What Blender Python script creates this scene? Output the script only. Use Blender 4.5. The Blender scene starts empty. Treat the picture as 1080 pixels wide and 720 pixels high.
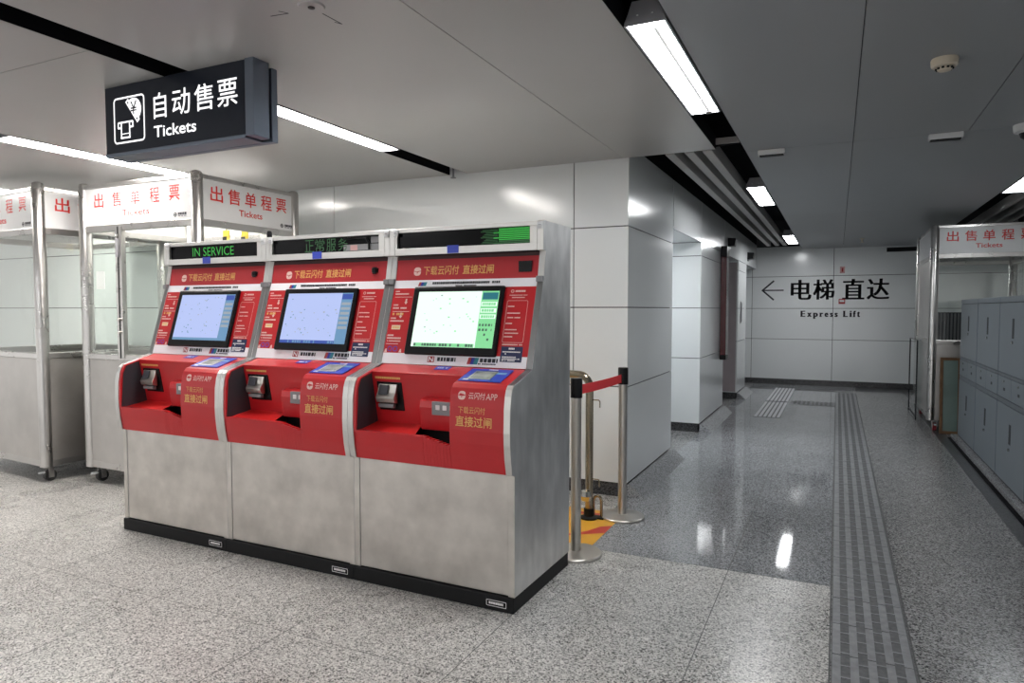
import bpy, math, random
from mathutils import Vector, Matrix
random.seed(7)
scn = bpy.context.scene
COL = scn.collection
R = math.radians

# ------------------------------------------------------------------ materials
def newmat(name):
    m = bpy.data.materials.new(name); m.use_nodes = True
    nt = m.node_tree
    return m, nt, nt.nodes['Principled BSDF']

def setp(b, **k):
    for n, v in k.items():
        n = n.replace('_', ' ')
        b.inputs[n].default_value = v

def plain(name, col, rough=.5, metal=0., spec=.5, coat=0., var=.04, scale=6.):
    """plain paint/plastic/metal with a slight procedural mottling"""
    m, nt, b = newmat(name)
    setp(b, Roughness=rough, Metallic=metal)
    b.inputs['Specular IOR Level'].default_value = spec
    b.inputs['Coat Weight'].default_value = coat
    tc = nt.nodes.new('ShaderNodeTexCoord')
    nz = nt.nodes.new('ShaderNodeTexNoise'); nz.inputs['Scale'].default_value = scale; nz.inputs['Detail'].default_value = 4
    nt.links.new(tc.outputs['Object'], nz.inputs['Vector'])
    rp = nt.nodes.new('ShaderNodeValToRGB')
    rp.color_ramp.elements[0].position = .3; rp.color_ramp.elements[1].position = .7
    rp.color_ramp.elements[0].color = [max(0, c*(1-var)) for c in col[:3]]+[1]
    rp.color_ramp.elements[1].color = [min(1, c*(1+var)) for c in col[:3]]+[1]
    nt.links.new(nz.outputs['Fac'], rp.inputs['Fac'])
    nt.links.new(rp.outputs['Color'], b.inputs['Base Color'])
    return m

def steel(name, col, rough=.3, stretch=(4, 4, 60), rvar=.12, cvar=.12, smudge=3.0):
    m, nt, b = newmat(name)
    setp(b, Metallic=1.)
    tc = nt.nodes.new('ShaderNodeTexCoord')
    mp = nt.nodes.new('ShaderNodeMapping'); mp.inputs['Scale'].default_value = stretch
    n1 = nt.nodes.new('ShaderNodeTexNoise'); n1.inputs['Scale'].default_value = 5; n1.inputs['Detail'].default_value = 3
    n2 = nt.nodes.new('ShaderNodeTexNoise'); n2.inputs['Scale'].default_value = smudge; n2.inputs['Detail'].default_value = 5
    nt.links.new(tc.outputs['Object'], mp.inputs['Vector']); nt.links.new(mp.outputs['Vector'], n1.inputs['Vector'])
    nt.links.new(tc.outputs['Object'], n2.inputs['Vector'])
    mx = nt.nodes.new('ShaderNodeMath'); mx.operation = 'MULTIPLY_ADD'; mx.inputs[1].default_value = .35
    sc = nt.nodes.new('ShaderNodeMath'); sc.operation = 'MULTIPLY'; sc.inputs[1].default_value = .65
    nt.links.new(n2.outputs['Fac'], sc.inputs[0])
    nt.links.new(n1.outputs['Fac'], mx.inputs[0]); nt.links.new(sc.outputs[0], mx.inputs[2])
    rr = nt.nodes.new('ShaderNodeMapRange'); rr.inputs['From Min'].default_value = .3; rr.inputs['From Max'].default_value = .7
    rr.inputs['To Min'].default_value = rough-rvar; rr.inputs['To Max'].default_value = rough+rvar
    nt.links.new(mx.outputs[0], rr.inputs['Value']); nt.links.new(rr.outputs['Result'], b.inputs['Roughness'])
    rp = nt.nodes.new('ShaderNodeValToRGB')
    rp.color_ramp.elements[0].position = .35; rp.color_ramp.elements[1].position = .65
    rp.color_ramp.elements[0].color = [c*(1-cvar) for c in col]+[1]
    rp.color_ramp.elements[1].color = [min(1, c*(1+cvar)) for c in col]+[1]
    nt.links.new(mx.outputs[0], rp.inputs['Fac']); nt.links.new(rp.outputs['Color'], b.inputs['Base Color'])
    return m

def emit(name, col, s, base=(.02, .02, .02)):
    m, nt, b = newmat(name)
    setp(b, Roughness=.3)
    b.inputs['Base Color'].default_value = (*base, 1)
    b.inputs['Emission Color'].default_value = (*col, 1); b.inputs['Emission Strength'].default_value = s
    return m

def glass(name, tint=(.95, .98, .96), refl=.9):
    m = bpy.data.materials.new(name); m.use_nodes = True; nt = m.node_tree; nt.nodes.clear()
    out = nt.nodes.new('ShaderNodeOutputMaterial'); mix = nt.nodes.new('ShaderNodeMixShader')
    tr = nt.nodes.new('ShaderNodeBsdfTransparent'); tr.inputs['Color'].default_value = (*tint, 1)
    gl = nt.nodes.new('ShaderNodeBsdfGlossy'); gl.inputs['Roughness'].default_value = .02; gl.inputs['Color'].default_value = (refl, refl, refl, 1)
    lw = nt.nodes.new('ShaderNodeLayerWeight'); lw.inputs['Blend'].default_value = .5
    pw = nt.nodes.new('ShaderNodeMath'); pw.operation = 'POWER'; pw.inputs[1].default_value = 5
    fr = nt.nodes.new('ShaderNodeMath'); fr.operation = 'MULTIPLY_ADD'; fr.inputs[1].default_value = .9; fr.inputs[2].default_value = .07
    nt.links.new(lw.outputs['Facing'], pw.inputs[0]); nt.links.new(pw.outputs[0], fr.inputs[0])
    nt.links.new(fr.outputs[0], mix.inputs[0]); nt.links.new(tr.outputs[0], mix.inputs[1]); nt.links.new(gl.outputs[0], mix.inputs[2])
    nt.links.new(mix.outputs[0], out.inputs['Surface'])
    return m

def granite(name, dark, mid, light, rough, cell=170., bump=0., sheen=.5, patch=.07):
    m, nt, b = newmat(name)
    tc = nt.nodes.new('ShaderNodeTexCoord')
    v = nt.nodes.new('ShaderNodeTexVoronoi'); v.inputs['Scale'].default_value = cell
    nt.links.new(tc.outputs['Object'], v.inputs['Vector'])
    sep = nt.nodes.new('ShaderNodeSeparateColor'); nt.links.new(v.outputs['Color'], sep.inputs[0])
    rp = nt.nodes.new('ShaderNodeValToRGB'); rp.color_ramp.interpolation = 'LINEAR'
    e = rp.color_ramp.elements
    e[0].position = .0; e[0].color = (*dark, 1); e[1].position = 1.; e[1].color = (*light, 1)
    x = rp.color_ramp.elements.new(.22); x.color = [(a*.6+c*.4) for a, c in zip(dark, mid)]+[1]
    x = rp.color_ramp.elements.new(.34); x.color = (*mid, 1)
    x = rp.color_ramp.elements.new(.75); x.color = [(a*.5+c*.5) for a, c in zip(light, mid)]+[1]
    nt.links.new(sep.outputs[0], rp.inputs['Fac'])
    # broad cloudy wear
    n = nt.nodes.new('ShaderNodeTexNoise'); n.inputs['Scale'].default_value = 1.7; n.inputs['Detail'].default_value = 5
    nt.links.new(tc.outputs['Object'], n.inputs['Vector'])
    mr = nt.nodes.new('ShaderNodeMapRange'); mr.inputs['From Min'].default_value = .3; mr.inputs['From Max'].default_value = .7
    mr.inputs['To Min'].default_value = 1-patch; mr.inputs['To Max'].default_value = 1+patch
    nt.links.new(n.outputs['Fac'], mr.inputs['Value'])
    hsv = nt.nodes.new('ShaderNodeHueSaturation'); nt.links.new(mr.outputs['Result'], hsv.inputs['Value'])
    nt.links.new(rp.outputs['Color'], hsv.inputs['Color']); nt.links.new(hsv.outputs['Color'], b.inputs['Base Color'])
    m2 = nt.nodes.new('ShaderNodeMapRange'); m2.inputs['From Min'].default_value = .3; m2.inputs['From Max'].default_value = .7
    m2.inputs['To Min'].default_value = rough*.92; m2.inputs['To Max'].default_value = rough*1.08
    nt.links.new(n.outputs['Fac'], m2.inputs['Value']); nt.links.new(m2.outputs['Result'], b.inputs['Roughness'])
    b.inputs['Specular IOR Level'].default_value = sheen
    return m

M = {}
M['wall'] = plain('enamel_panel', (.80, .825, .83), .17, spec=.6, var=.015, scale=1.2)
M['joint'] = plain('panel_joint', (.045, .045, .05), .7)
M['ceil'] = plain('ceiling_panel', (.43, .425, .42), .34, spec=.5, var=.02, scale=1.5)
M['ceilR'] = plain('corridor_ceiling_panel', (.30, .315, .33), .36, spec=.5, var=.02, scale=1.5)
M['black'] = plain('void_black', (.008, .008, .010), .9, spec=.1)
M['baffle'] = plain('baffle_grey', (.42, .41, .40), .5)
M['floorA'] = granite('granite_light', (.03, .03, .03), (.42, .408, .39), (.82, .80, .77), .28, 185)
M['floorB'] = granite('granite_polished', (.05, .052, .056), (.25, .257, .27), (.50, .51, .53), .05, 185, sheen=.22)
M['floorC'] = granite('granite_grey', (.03, .03, .032), (.215, .215, .215), (.46, .46, .46), .24, 150)
M['floorD'] = granite('granite_border', (.02, .02, .022), (.07, .072, .076), (.13, .13, .135), .3, 150)
M['seam'] = plain('floor_seam', (.10, .10, .10), .7)
M['skirt'] = granite('granite_skirting', (.10, .10, .105), (.30, .305, .315), (.48, .49, .51), .16, 185)
M['skirtdark'] = granite('granite_black', (.015, .015, .015), (.05, .05, .053), (.11, .11, .115), .25, 150)
M['steel'] = steel('brushed_steel', (.61, .58, .545), .38, (2, 2, 2), .03, .18, 3.2)
M['steelside'] = steel('brushed_steel_side', (.78, .775, .77), .42, (3, 3, 1.0), .04, .20, 2.6)
M['rim'] = steel('satin_rim', (.66, .65, .63), .40, (2, 2, 2), .03, .05)
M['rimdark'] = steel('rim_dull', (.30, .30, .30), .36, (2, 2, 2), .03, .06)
M['chrome'] = steel('polished_tube', (.62, .60, .57), .14, (2, 2, 2), .05, .05)
M['kiosk'] = steel('kiosk_steel', (.56, .545, .53), .28, (2, 2, 2), .02, .06)
M['kioskbody'] = steel('kiosk_sheet', (.56, .54, .52), .42, (2, 2, 2), .03, .08)
M['satin'] = steel('satin_post', (.60, .575, .54), .34, (2, 2, 2), .03, .05)
M['bronze'] = steel('bronze_tube', (.42, .36, .27), .2, (2, 2, 2), .06, .1)
M['red'] = plain('red_film', (.56, .016, .022), .30, spec=.5, var=.03)
M['redfloor'] = plain('red_tray', (.70, .02, .02), .35, spec=.5, var=.03)
M['redfas'] = plain('red_fascia', (.48, .022, .03), .34, spec=.5, var=.03)
M['shade'] = plain('head_shadow_strip', (.06, .025, .025), .6)  # dark red-brown that paints the shadow under the head overhang
M['white'] = plain('white_film', (.93, .92, .96), .35, var=.02)
M['navy'] = plain('navy_film', (.014, .022, .085), .35, var=.05)
M['blue'] = plain('blue_film', (.03, .06, .50), .35, var=.05)
M['gold'] = plain('gold_ink', (.80, .45, .14), .45, var=.03)
M['cream'] = plain('cream_ink', (.85, .66, .45), .45, var=.03)
M['pink'] = plain('pale_ink', (.85, .60, .55), .45, var=.03)
M['whiteink'] = plain('white_ink', (.82, .80, .80), .45, var=.03)
M['dkink'] = plain('dark_ink', (.02, .02, .03), .5)
M['blackp'] = plain('black_plastic', (.007, .007, .008), .32, spec=.2)
M['blackm'] = plain('black_matt', (.009, .009, .010), .55, spec=.25)
M['darkgrey'] = plain('dark_grey_liner', (.045, .045, .055), .45)
M['paleglass'] = plain('scanner_glass', (.36, .37, .36), .15, var=.3, scale=14)
M['grey'] = plain('grey_plastic', (.25, .25, .26), .4)
M['ledoff'] = plain('led_window', (.003, .003, .004), .2, spec=.12)
M['green'] = emit('led_green', (.02, .62, .05), .55)
M['greend'] = emit('led_green_dim', (.01, .35, .05), .22)
M['scrB'] = emit('screen_lavender', (.50, .60, .98), .92)
M['scrBs'] = emit('screen_blue_side', (.20, .45, .75), .65)
M['scrBd'] = emit('screen_blue_deep', (.04, .12, .62), .60)
M['scrG'] = emit('screen_white_green', (.80, 1.0, .86), 1.15)
M['scrGs'] = emit('screen_green_side', (.28, .85, .38), .85)
M['scrGt'] = emit('screen_teal', (.02, .28, .36), .55)
M['scrMk'] = emit('screen_mark', (.55, .62, .70), .6)
M['scrMk2'] = emit('screen_mark_dark', (.10, .22, .16), .5)
M['signbody'] = plain('sign_charcoal', (.013, .017, .028), .35, spec=.3, var=.03)
M['signframe'] = steel('sign_frame', (.19, .22, .27), .42, (2, 2, 2), .06, .08)
M['signlit'] = emit('sign_letters_lit', (1, 1, 1), 1.1, (.8, .8, .8))
M['signpanel'] = plain('kiosk_sign_white', (.80, .80, .80), .28, spec=.55, var=.01)
M['signink'] = plain('kiosk_sign_red', (.70, .035, .03), .35, var=.03)
M['glass'] = glass('kiosk_glass')
M['glass2'] = glass('screen_glass', (.80, .86, .86))
M['lamp'] = emit('lamp_diffuser', (.97, .985, 1.0), 38.)
M['lampw'] = emit('lamp_diffuser_warm', (1.0, .95, .90), 62.)
M['lampr'] = emit('lamp_diffuser_cool', (.93, .97, 1.0), 22.)
M['tube'] = emit('lamp_tube', (1, 1, 1), .45, (.6, .6, .6))
M['alu'] = steel('lamp_housing', (.45, .45, .45), .35, (2, 2, 2), .05, .05)
M['cap'] = plain('lamp_endcap', (.28, .28, .30), .45)
M['locker'] = plain('locker_paint', (.165, .195, .22), .38, spec=.45, var=.03, scale=2)
M['lockdark'] = plain('locker_gap', (.02, .022, .026), .6)
M['lockmid'] = plain('locker_edge', (.11, .13, .15), .4)
M['wood'] = plain('brown_wood', (.15, .075, .03), .5, var=.25, scale=12)
M['paper'] = plain('poster_green_grey', (.16, .22, .20), .25, var=.2, scale=3)
M['tact'] = plain('tactile_base', (.125, .128, .132), .55, var=.25, scale=40)
M['tactbar'] = plain('tactile_bar', (.27, .275, .285), .42, var=.18, scale=25)
M['tactsteel'] = plain('tactile_pale_bar', (.62, .62, .65), .3, var=.1, scale=25)
M['yellow'] = plain('yellow_vinyl', (.82, .42, .03), .42, var=.06)
M['redvinyl'] = plain('red_vinyl', (.62, .05, .03), .42, var=.06)
M['belt'] = plain('red_webbing', (.78, .04, .05), .55, var=.05, scale=60)
M['ivory'] = plain('ivory_plastic', (.62, .55, .44), .4, var=.03)
M['whitep'] = plain('white_plastic', (.70, .71, .72), .4, var=.03)
M['maroon'] = plain('maroon_glass', (.07, .004, .008), .2, spec=.6)
M['pinkwall'] = plain('door_steel_red_reflection', (.42, .36, .37), .2, spec=.6)  # pinkish tint puts a red reflection into the door colour
M['stickred'] = plain('sticker_red', (.45, .05, .06), .4)
M['stickpink'] = plain('sticker_pink', (.62, .36, .35), .4)
M['yellowtag'] = plain('tag_yellow', (.75, .58, .05), .4)
M['innerwhite'] = plain('notice_white', (.80, .80, .80), .5)
M['rubber'] = plain('caster_rubber', (.03, .03, .03), .6)
M['redwheel'] = plain('caster_red', (.30, .02, .03), .5)

# ------------------------------------------------------------------ text
_tc = {}
def text_mesh(s, off=0.):
    k = (s, off)
    if k not in _tc:
        c = bpy.data.curves.new('glyphs', 'FONT'); c.body = s; c.size = 1; c.resolution_u = 3; c.offset = off
        o = bpy.data.objects.new('glyphs', c); COL.objects.link(o)
        bpy.context.view_layer.update()
        me = bpy.data.meshes.new_from_object(o.evaluated_get(bpy.context.evaluated_depsgraph_get()))
        vs = [(v.co.x, v.co.y) for v in me.vertices]; fs = [tuple(p.vertices) for p in me.polygons]
        bpy.data.objects.remove(o); bpy.data.curves.remove(c); bpy.data.meshes.remove(me)
        x0 = min(v[0] for v in vs); x1 = max(v[0] for v in vs); y0 = min(v[1] for v in vs); y1 = max(v[1] for v in vs)
        _tc[k] = ([((x-x0)/(x1-x0), (y-y0)/(y1-y0)) for x, y in vs], fs, (x1-x0)/(y1-y0))
    return _tc[k]

# ------------------------------------------------------------------ mesh builder
class MB:
    def __init__(s):
        s.v, s.f, s.mi, s.mats = [], [], [], []
    def mat(s, m):
        m = M[m] if isinstance(m, str) else m
        if m not in s.mats: s.mats.append(m)
        return s.mats.index(m)
    def poly(s, pts, m):
        n = len(s.v); s.v += [tuple(p) for p in pts]; s.f.append(tuple(range(n, n+len(pts)))); s.mi.append(s.mat(m)); return s
    def raw(s, vs, fs, m):
        n = len(s.v); s.v += [tuple(p) for p in vs]; i = s.mat(m)
        for f in fs: s.f.append(tuple(a+n for a in f)); s.mi.append(i)
        return s
    def box(s, x0, x1, y0, y1, z0, z1, m):
        if x0 > x1: x0, x1 = x1, x0
        if y0 > y1: y0, y1 = y1, y0
        if z0 > z1: z0, z1 = z1, z0
        vs = [(x0,y0,z0),(x1,y0,z0),(x1,y1,z0),(x0,y1,z0),(x0,y0,z1),(x1,y0,z1),(x1,y1,z1),(x0,y1,z1)]
        return s.raw(vs, [(0,3,2,1),(4,5,6,7),(0,1,5,4),(1,2,6,5),(2,3,7,6),(3,0,4,7)], m)
    def prism(s, prof, a0, a1, m, axis='x'):
        """closed profile; axis x: (y,z); axis y: (x,z); axis z: (x,y)"""
        n = len(prof)
        def P(a, p):
            return (a, p[0], p[1]) if axis == 'x' else ((p[0], a, p[1]) if axis == 'y' else (p[0], p[1], a))
        vs = [P(a0, p) for p in prof]+[P(a1, p) for p in prof]
        fs = [tuple(range(n)), tuple(range(2*n-1, n-1, -1))]+[(i, i+n, (i+1) % n+n, (i+1) % n) for i in range(n)]
        return s.raw(vs, fs, m)
    def sheet(s, prof, a0, a1, m):
        """open strip along x through (y,z) points"""
        for p, q in zip(prof, prof[1:]):
            s.poly([(a0, p[0], p[1]), (a1, p[0], p[1]), (a1, q[0], q[1]), (a0, q[0], q[1])], m)
        return s
    def lathe(s, prof, m, c=(0, 0, 0), seg=28):
        """(r,z) profile around z"""
        n = len(prof); vs = []; fs = []
        for k in range(seg):
            a = 2*math.pi*k/seg
            vs += [(c[0]+r*math.cos(a), c[1]+r*math.sin(a), c[2]+z) for r, z in prof]
        for k in range(seg):
            k2 = (k+1) % seg
            for i in range(n-1): fs.append((k*n+i, k2*n+i, k2*n+i+1, k*n+i+1))
        s.raw(vs, fs, m)
        if prof[0][0] > 1e-5: s.poly([vs[k*n] for k in range(seg)][::-1], m)
        if prof[-1][0] > 1e-5: s.poly([vs[k*n+n-1] for k in range(seg)], m)
        return s
    def cylax(s, p, q, r, m, seg=16, r2=None):
        return s.tube([p, q], r, m, seg, r2)
    def tube(s, pts, r, m, seg=14, r2=None):
        pts = [Vector(p) for p in pts]; rings = []
        up = None
        for i, p in enumerate(pts):
            t = (pts[min(i+1, len(pts)-1)]-pts[max(i-1, 0)]).normalized()
            if up is None:
                up = Vector((0, 0, 1)) if abs(t.z) < .9 else Vector((1, 0, 0))
            b = t.cross(up).normalized(); up = b.cross(t).normalized()
            rr = r if (r2 is None or i == 0) else r2
            rings.append([p+(b*math.cos(2*math.pi*k/seg)+up*math.sin(2*math.pi*k/seg))*rr for k in range(seg)])
        vs = [v for g in rings for v in g]; fs = []
        for i in range(len(rings)-1):
            for k in range(seg):
                k2 = (k+1) % seg; fs.append((i*seg+k, i*seg+k2, (i+1)*seg+k2, (i+1)*seg+k))
        fs.append(tuple(range(seg))[::-1]); fs.append(tuple(range((len(rings)-1)*seg, len(rings)*seg)))
        return s.raw(vs, fs, m)
    def text(s, st, box, P, m, off=.0, xb=0., keep=None):
        """ink of st fitted to box=(x0,x1,y0,y1) in the plane P(x,y)->3d; keep='h' keeps aspect from height, centred"""
        vs, fs, asp = text_mesh(st, off)
        x0, x1, y0, y1 = box
        if keep == 'h':
            w = (y1-y0)*asp; c = (x0+x1)/2; x0, x1 = c-w/2, c+w/2
        for dx in ([0] if not xb else [-xb, 0, xb]):
            s.raw([P(x0+a*(x1-x0)+dx, y0+b*(y1-y0)) for a, b in vs], fs, m)
        return s
    def build(s, name, parent=None, bevel=0, smooth=False, seg=2):
        me = bpy.data.meshes.new(name); me.from_pydata(s.v, [], s.f)
        for m in s.mats: me.materials.append(m)
        for p, i in zip(me.polygons, s.mi): p.material_index = i; p.use_smooth = smooth
        me.update()
        o = bpy.data.objects.new(name, me); COL.objects.link(o)
        if parent: o.parent = parent
        if bevel:
            b = o.modifiers.new('bevel', 'BEVEL'); b.width = bevel; b.segments = seg; b.limit_method = 'ANGLE'; b.angle_limit = R(40)
        if smooth:
            try:
                me.shade_smooth_by_angle = None
            except Exception: pass
            for p in me.polygons: p.use_smooth = True
            es = o.modifiers.new('split', 'EDGE_SPLIT'); es.split_angle = R(35)
        return o

def thing(name, label, cat, loc=(0, 0, 0), rz=0., group=None):
    o = bpy.data.objects.new(name, None); COL.objects.link(o); o.empty_display_size = .1
    o.location = loc; o.rotation_euler = (0, 0, rz)
    o['label'] = label; o['category'] = cat
    if group: o['group'] = group
    return o
def tag(o, label, cat, group=None):
    o['label'] = label; o['category'] = cat
    if group: o['group'] = group
    return o
def struct(o):
    o['kind'] = 'structure'; return o
def copy_tree(o, parent=None):
    c = o.copy(); COL.objects.link(c); c.parent = parent
    for ch in [k for k in bpy.data.objects if k.parent == o]: copy_tree(ch, c)
    return c

# ------------------------------------------------------------------ setting
CE = 2.50            # ceiling height
f = MB()
def fl(x0, x1, y0, y1, m, z=0.): f.poly([(x0,y0,z),(x1,y0,z),(x1,y1,z),(x0,y1,z)], m)
fl(-13, .002, -6, 3.755, 'floorA'); fl(-13, -1.39, 3.755, 4.9, 'floorA'); fl(-13, -1.39, 4.9, 13.9, 'floorC'); fl(-1.39, .002, 3.755, 13.9, 'floorB')
fl(.002, .308, -6, 13.0, 'floorC'); fl(.002, .308, 13.0, 13.9, 'floorB')
fl(.308, 1.02, -6, 13.0, 'floorC'); fl(.308, 3.2, 13.0, 13.9, 'floorD')
fl(1.02, 1.115, -6, 13.0, 'floorD'); fl(1.115, 3.2, -6, 13.0, 'floorC')
def seam(x0, y0, x1, y1, w=.005):
    if abs(x1-x0) > abs(y1-y0): fl(x0, x1, y0-w/2, y0+w/2, 'seam', .0006)
    else: fl(x0-w/2, x0+w/2, y0, y1, 'seam', .0006)
for k in range(11): seam(-.5-.82*k, -4, -.5-.82*k, 3.755 if k < 1 else 4.7, .004)
for k in range(11):
    y0 = 2.2 if k % 2 else 3.0
    for y in (y0-2.4, y0-1.6, y0-.8, y0, y0+.8): seam(-.5-.82*(k+1), y, -.5-.82*k, y, .003)
seam(-1.3, 3.755, 0, 3.755, .005); seam(-.5, 3.755, -.5, 13, .004); seam(-.95, 3.755, -.95, 13, .002)
for y in (3.0, 3.73, 5.2, 6.7, 8.2, 9.7): seam(.308, y, 1.02, y, .004)
for y in (5.2, 6.7, 8.2, 9.7): seam(-1.25, y, 0, y, .003)
seam(.0, -4, .0, 11, .006); seam(.309, -4, .309, 12.6, .006)
fo = struct(f.build('floor'))

c = MB()
def cp(x0, x1, y0, y1, m): c.box(x0+.002, x1-.002, y0+.002, y1-.002, CE, CE+.02, m)
SL = [(-4.98, -4.76), (-2.90, -2.735), (-.778, -.60), (1.37, 1.575)]
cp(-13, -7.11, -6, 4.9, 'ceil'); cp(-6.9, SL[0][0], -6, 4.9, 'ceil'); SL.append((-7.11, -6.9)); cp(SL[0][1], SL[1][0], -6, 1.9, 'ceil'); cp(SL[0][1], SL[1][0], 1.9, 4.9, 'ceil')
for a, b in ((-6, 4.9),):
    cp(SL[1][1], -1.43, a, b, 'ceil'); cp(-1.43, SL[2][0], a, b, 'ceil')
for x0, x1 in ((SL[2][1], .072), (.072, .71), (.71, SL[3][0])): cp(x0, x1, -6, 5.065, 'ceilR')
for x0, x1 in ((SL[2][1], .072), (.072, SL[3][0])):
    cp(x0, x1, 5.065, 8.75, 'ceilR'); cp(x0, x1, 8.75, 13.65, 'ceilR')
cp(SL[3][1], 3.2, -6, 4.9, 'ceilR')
for a, b in SL:                                          # upstanding slot flanges
    for x in (a, b): c.box(x-.002, x+.002, -6, 4.9 if x != SL[2][1] and x != SL[3][0] else 13.6, CE+.001, CE+.09, 'black')
c.box(-13, 3.2, -6, 13.9, 3.05, 3.07, 'black')
c.box(-1.6, -.60, 4.9, 4.92, CE+.02, 3.05, 'black')
struct(c.build('ceiling'))
t = MB()
t.box(-.778, -.60, 4.88, 4.93, CE+.03, CE+.07, 'baffle')
struct(t.build('trim_1'))
for i, x in enumerate((-1.10, -.963, -.84)):
    o = MB().box(x-.033, x+.033, 4.93, 12.75, CE-.002, CE+.10, 'baffle').build('ceiling_baffle', bevel=.004)
    tag(o, ('pale ceiling baffle bar nearest the white columns', 'pale ceiling baffle bar in the middle of the three over the passage', 'pale ceiling baffle bar right beside the lamp slot')[i], 'ceiling bar', 'ceiling baffle bars left of the lamp slot')
for i, x in enumerate((1.63, 1.79, 1.95)):
    o = MB().box(x-.02, x+.02, 5.2, 13.3, CE-.002, CE+.10, 'baffle').build('ceiling_baffle', bevel=.004)
    tag(o, ('thin ceiling baffle above the right kiosk, nearest the corridor', 'thin ceiling baffle above the right kiosk, second from the corridor', 'thin ceiling baffle above the right kiosk, farthest from the corridor')[i], 'ceiling bar', 'ceiling baffles over the right kiosk')

def panels_y(mb, Y, xs, zs, th=.02, g=.004):          # wall facing -Y at Y
    for x0, x1 in zip(xs, xs[1:]):
        for z0, z1 in zip(zs, zs[1:]): mb.box(x0+g*(x0 != xs[0]), x1-g*(x1 != xs[-1]), Y, Y+th, z0+g, z1-g, 'wall')
    mb.box(xs[0], xs[-1]-.03, Y+th*.6, Y+th*1.2, zs[0], zs[-1], 'joint')
def panels_x(mb, X, ys, zs, th=.02, g=.004, sgn=-1):  # wall facing +X (sgn -1: body goes to -X)
    for y0, y1 in zip(ys, ys[1:]):
        for z0, z1 in zip(zs, zs[1:]): mb.box(X, X+sgn*th, y0+(g if y0 != ys[0] else .0205), y1-g, z0+g, z1-g, 'wall')
    mb.box(X+sgn*th*.6, X+sgn*th*1.2, ys[0]+.02, ys[-1], zs[0], zs[-1], 'joint')
ZS = [.10, .825, 1.414, 2.010, 2.60]
WX = -1.39
w = MB()
panels_y(w, 4.9, [-13.2, -10.9, -8.65, -6.4, -4.1, -1.813, WX], ZS)
w.box(-13.2, WX-.012, 4.91, 4.96, 0, .098, 'skirtdark')
w.box(-12.2, WX-.06, 4.98, 5.0, .0, 3.05, 'joint')
struct(w.build('wall_back'))
w = MB()
UP = 2.153
panels_x(w, WX, [4.9, 6.40], ZS)
panels_y(w, 6.38, [-2.6, WX-.002], [.1, 2.152], th=-.02)
panels_y(w, 7.86, [-2.6, WX], [.10, .845, 1.414, 2.0, 2.153])
panels_x(w, WX, [7.86, 9.60], [.10, .845, 1.414, 2.0, 2.153])
panels_y(w, 9.58, [-2.6, WX-.002], [.1, 2.153], th=-.02)
panels_y(w, 11.05, [-2.6, WX], [.10, .9, 1.414, 2.0, 2.153])
panels_x(w, WX, [11.05, 12.10], [.10, .9, 1.414, 2.0, 2.153])
panels_y(w, 12.08, [-2.6, WX-.002], [.1, 2.153], th=-.02)
panels_x(w, WX, [6.40, 7.86, 9.60, 11.05, 12.1, 13.65], [2.153, 2.60])
for a, b in ((6.40, 7.86), (9.6, 11.05), (12.1, 13.65)):
    w.box(-2.6, WX-.001, a, b, 2.153, 2.17, 'wall')
    w.box(-2.62, -2.6, a, b, 0, 2.17, 'wall')
w.box(WX-.04, WX-.01, 4.9, 13.65, 2.6, 3.05, 'black')
for a, b in ((4.93, 6.38), (7.89, 9.58), (11.08, 12.08)): w.box(-2.6, WX-.02, a, b, 0, .10, 'skirtdark')
struct(w.build('wall_left'))
b = MB()
for a, e in ((4.9, 6.40), (7.86, 9.60), (11.05, 12.1)):
    b.prism([(WX+.0, .0), (WX+.135, .0), (WX+.12, .012), (WX+.03, .092), (WX, .092)], a+.02, e, 'skirt', axis='y')
struct(b.build('baseboard_left'))
w = MB()
FX = [-3.0, -1.46, -.07, 1.32, 2.7]
panels_y(w, 13.65, FX, [.10, .846, 1.415, 2.004, 2.56])
w.box(-3, 3.2, 13.68, 13.7, 0, 3.05, 'joint'); w.box(-3, 3.2, 13.655, 13.68, 0, .10, 'skirtdark')
struct(w.build('wall_far'))
w = MB()
panels_x(w, 2.6, [-6, -4, -2, 0, 2, 4.2, 5.6, 7.0, 8.4, 9.8, 11.2, 12.6, 13.65], ZS, sgn=1)
w.box(2.63, 2.65, -6, 13.65, 0, 3.05, 'joint')
struct(w.build('wall_right'))
# curb strip carrying the lockers, with a black strip along its front
t = MB()
t.box(1.145, 1.80, 2.5, 8.72, 0, .045, 'skirt'); t.box(1.115, 1.145, 2.5, 8.72, 0, .008, 'black')
struct(t.build('trim_2'))

# ------------------------------------------------------------------ far wall writing
Y = 13.648
def PF(x, z): return (x, Y-.002, z)
L = MB()
# arrow
def bar(mb, x0, z0, x1, z1, wd, m, P=PF):
    d = Vector((x1-x0, z1-z0)); n = Vector((-d.y, d.x)).normalized()*wd/2
    mb.poly([P(x0+n.x, z0+n.y), P(x1+n.x, z1+n.y), P(x1-n.x, z1-n.y), P(x0-n.x, z0-n.y)], m)
bar(L, -1.27, 1.752, -.905, 1.752, .024, 'dkink')
bar(L, -1.285, 1.744, -1.075, 1.93, .030, 'dkink'); bar(L, -1.285, 1.760, -1.075, 1.572, .030, 'dkink')
for ch, x0 in zip('电梯直达', (-.775, -.395, .085, .475)):
    L.text(ch, (x0, x0+.335, 1.575, 1.94), PF, 'dkink', off=.004, xb=.010)
tag(L.build('wall_lettering'), 'large black arrow and four Chinese characters lettered on the far white wall', 'lettering')
L = MB()
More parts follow.
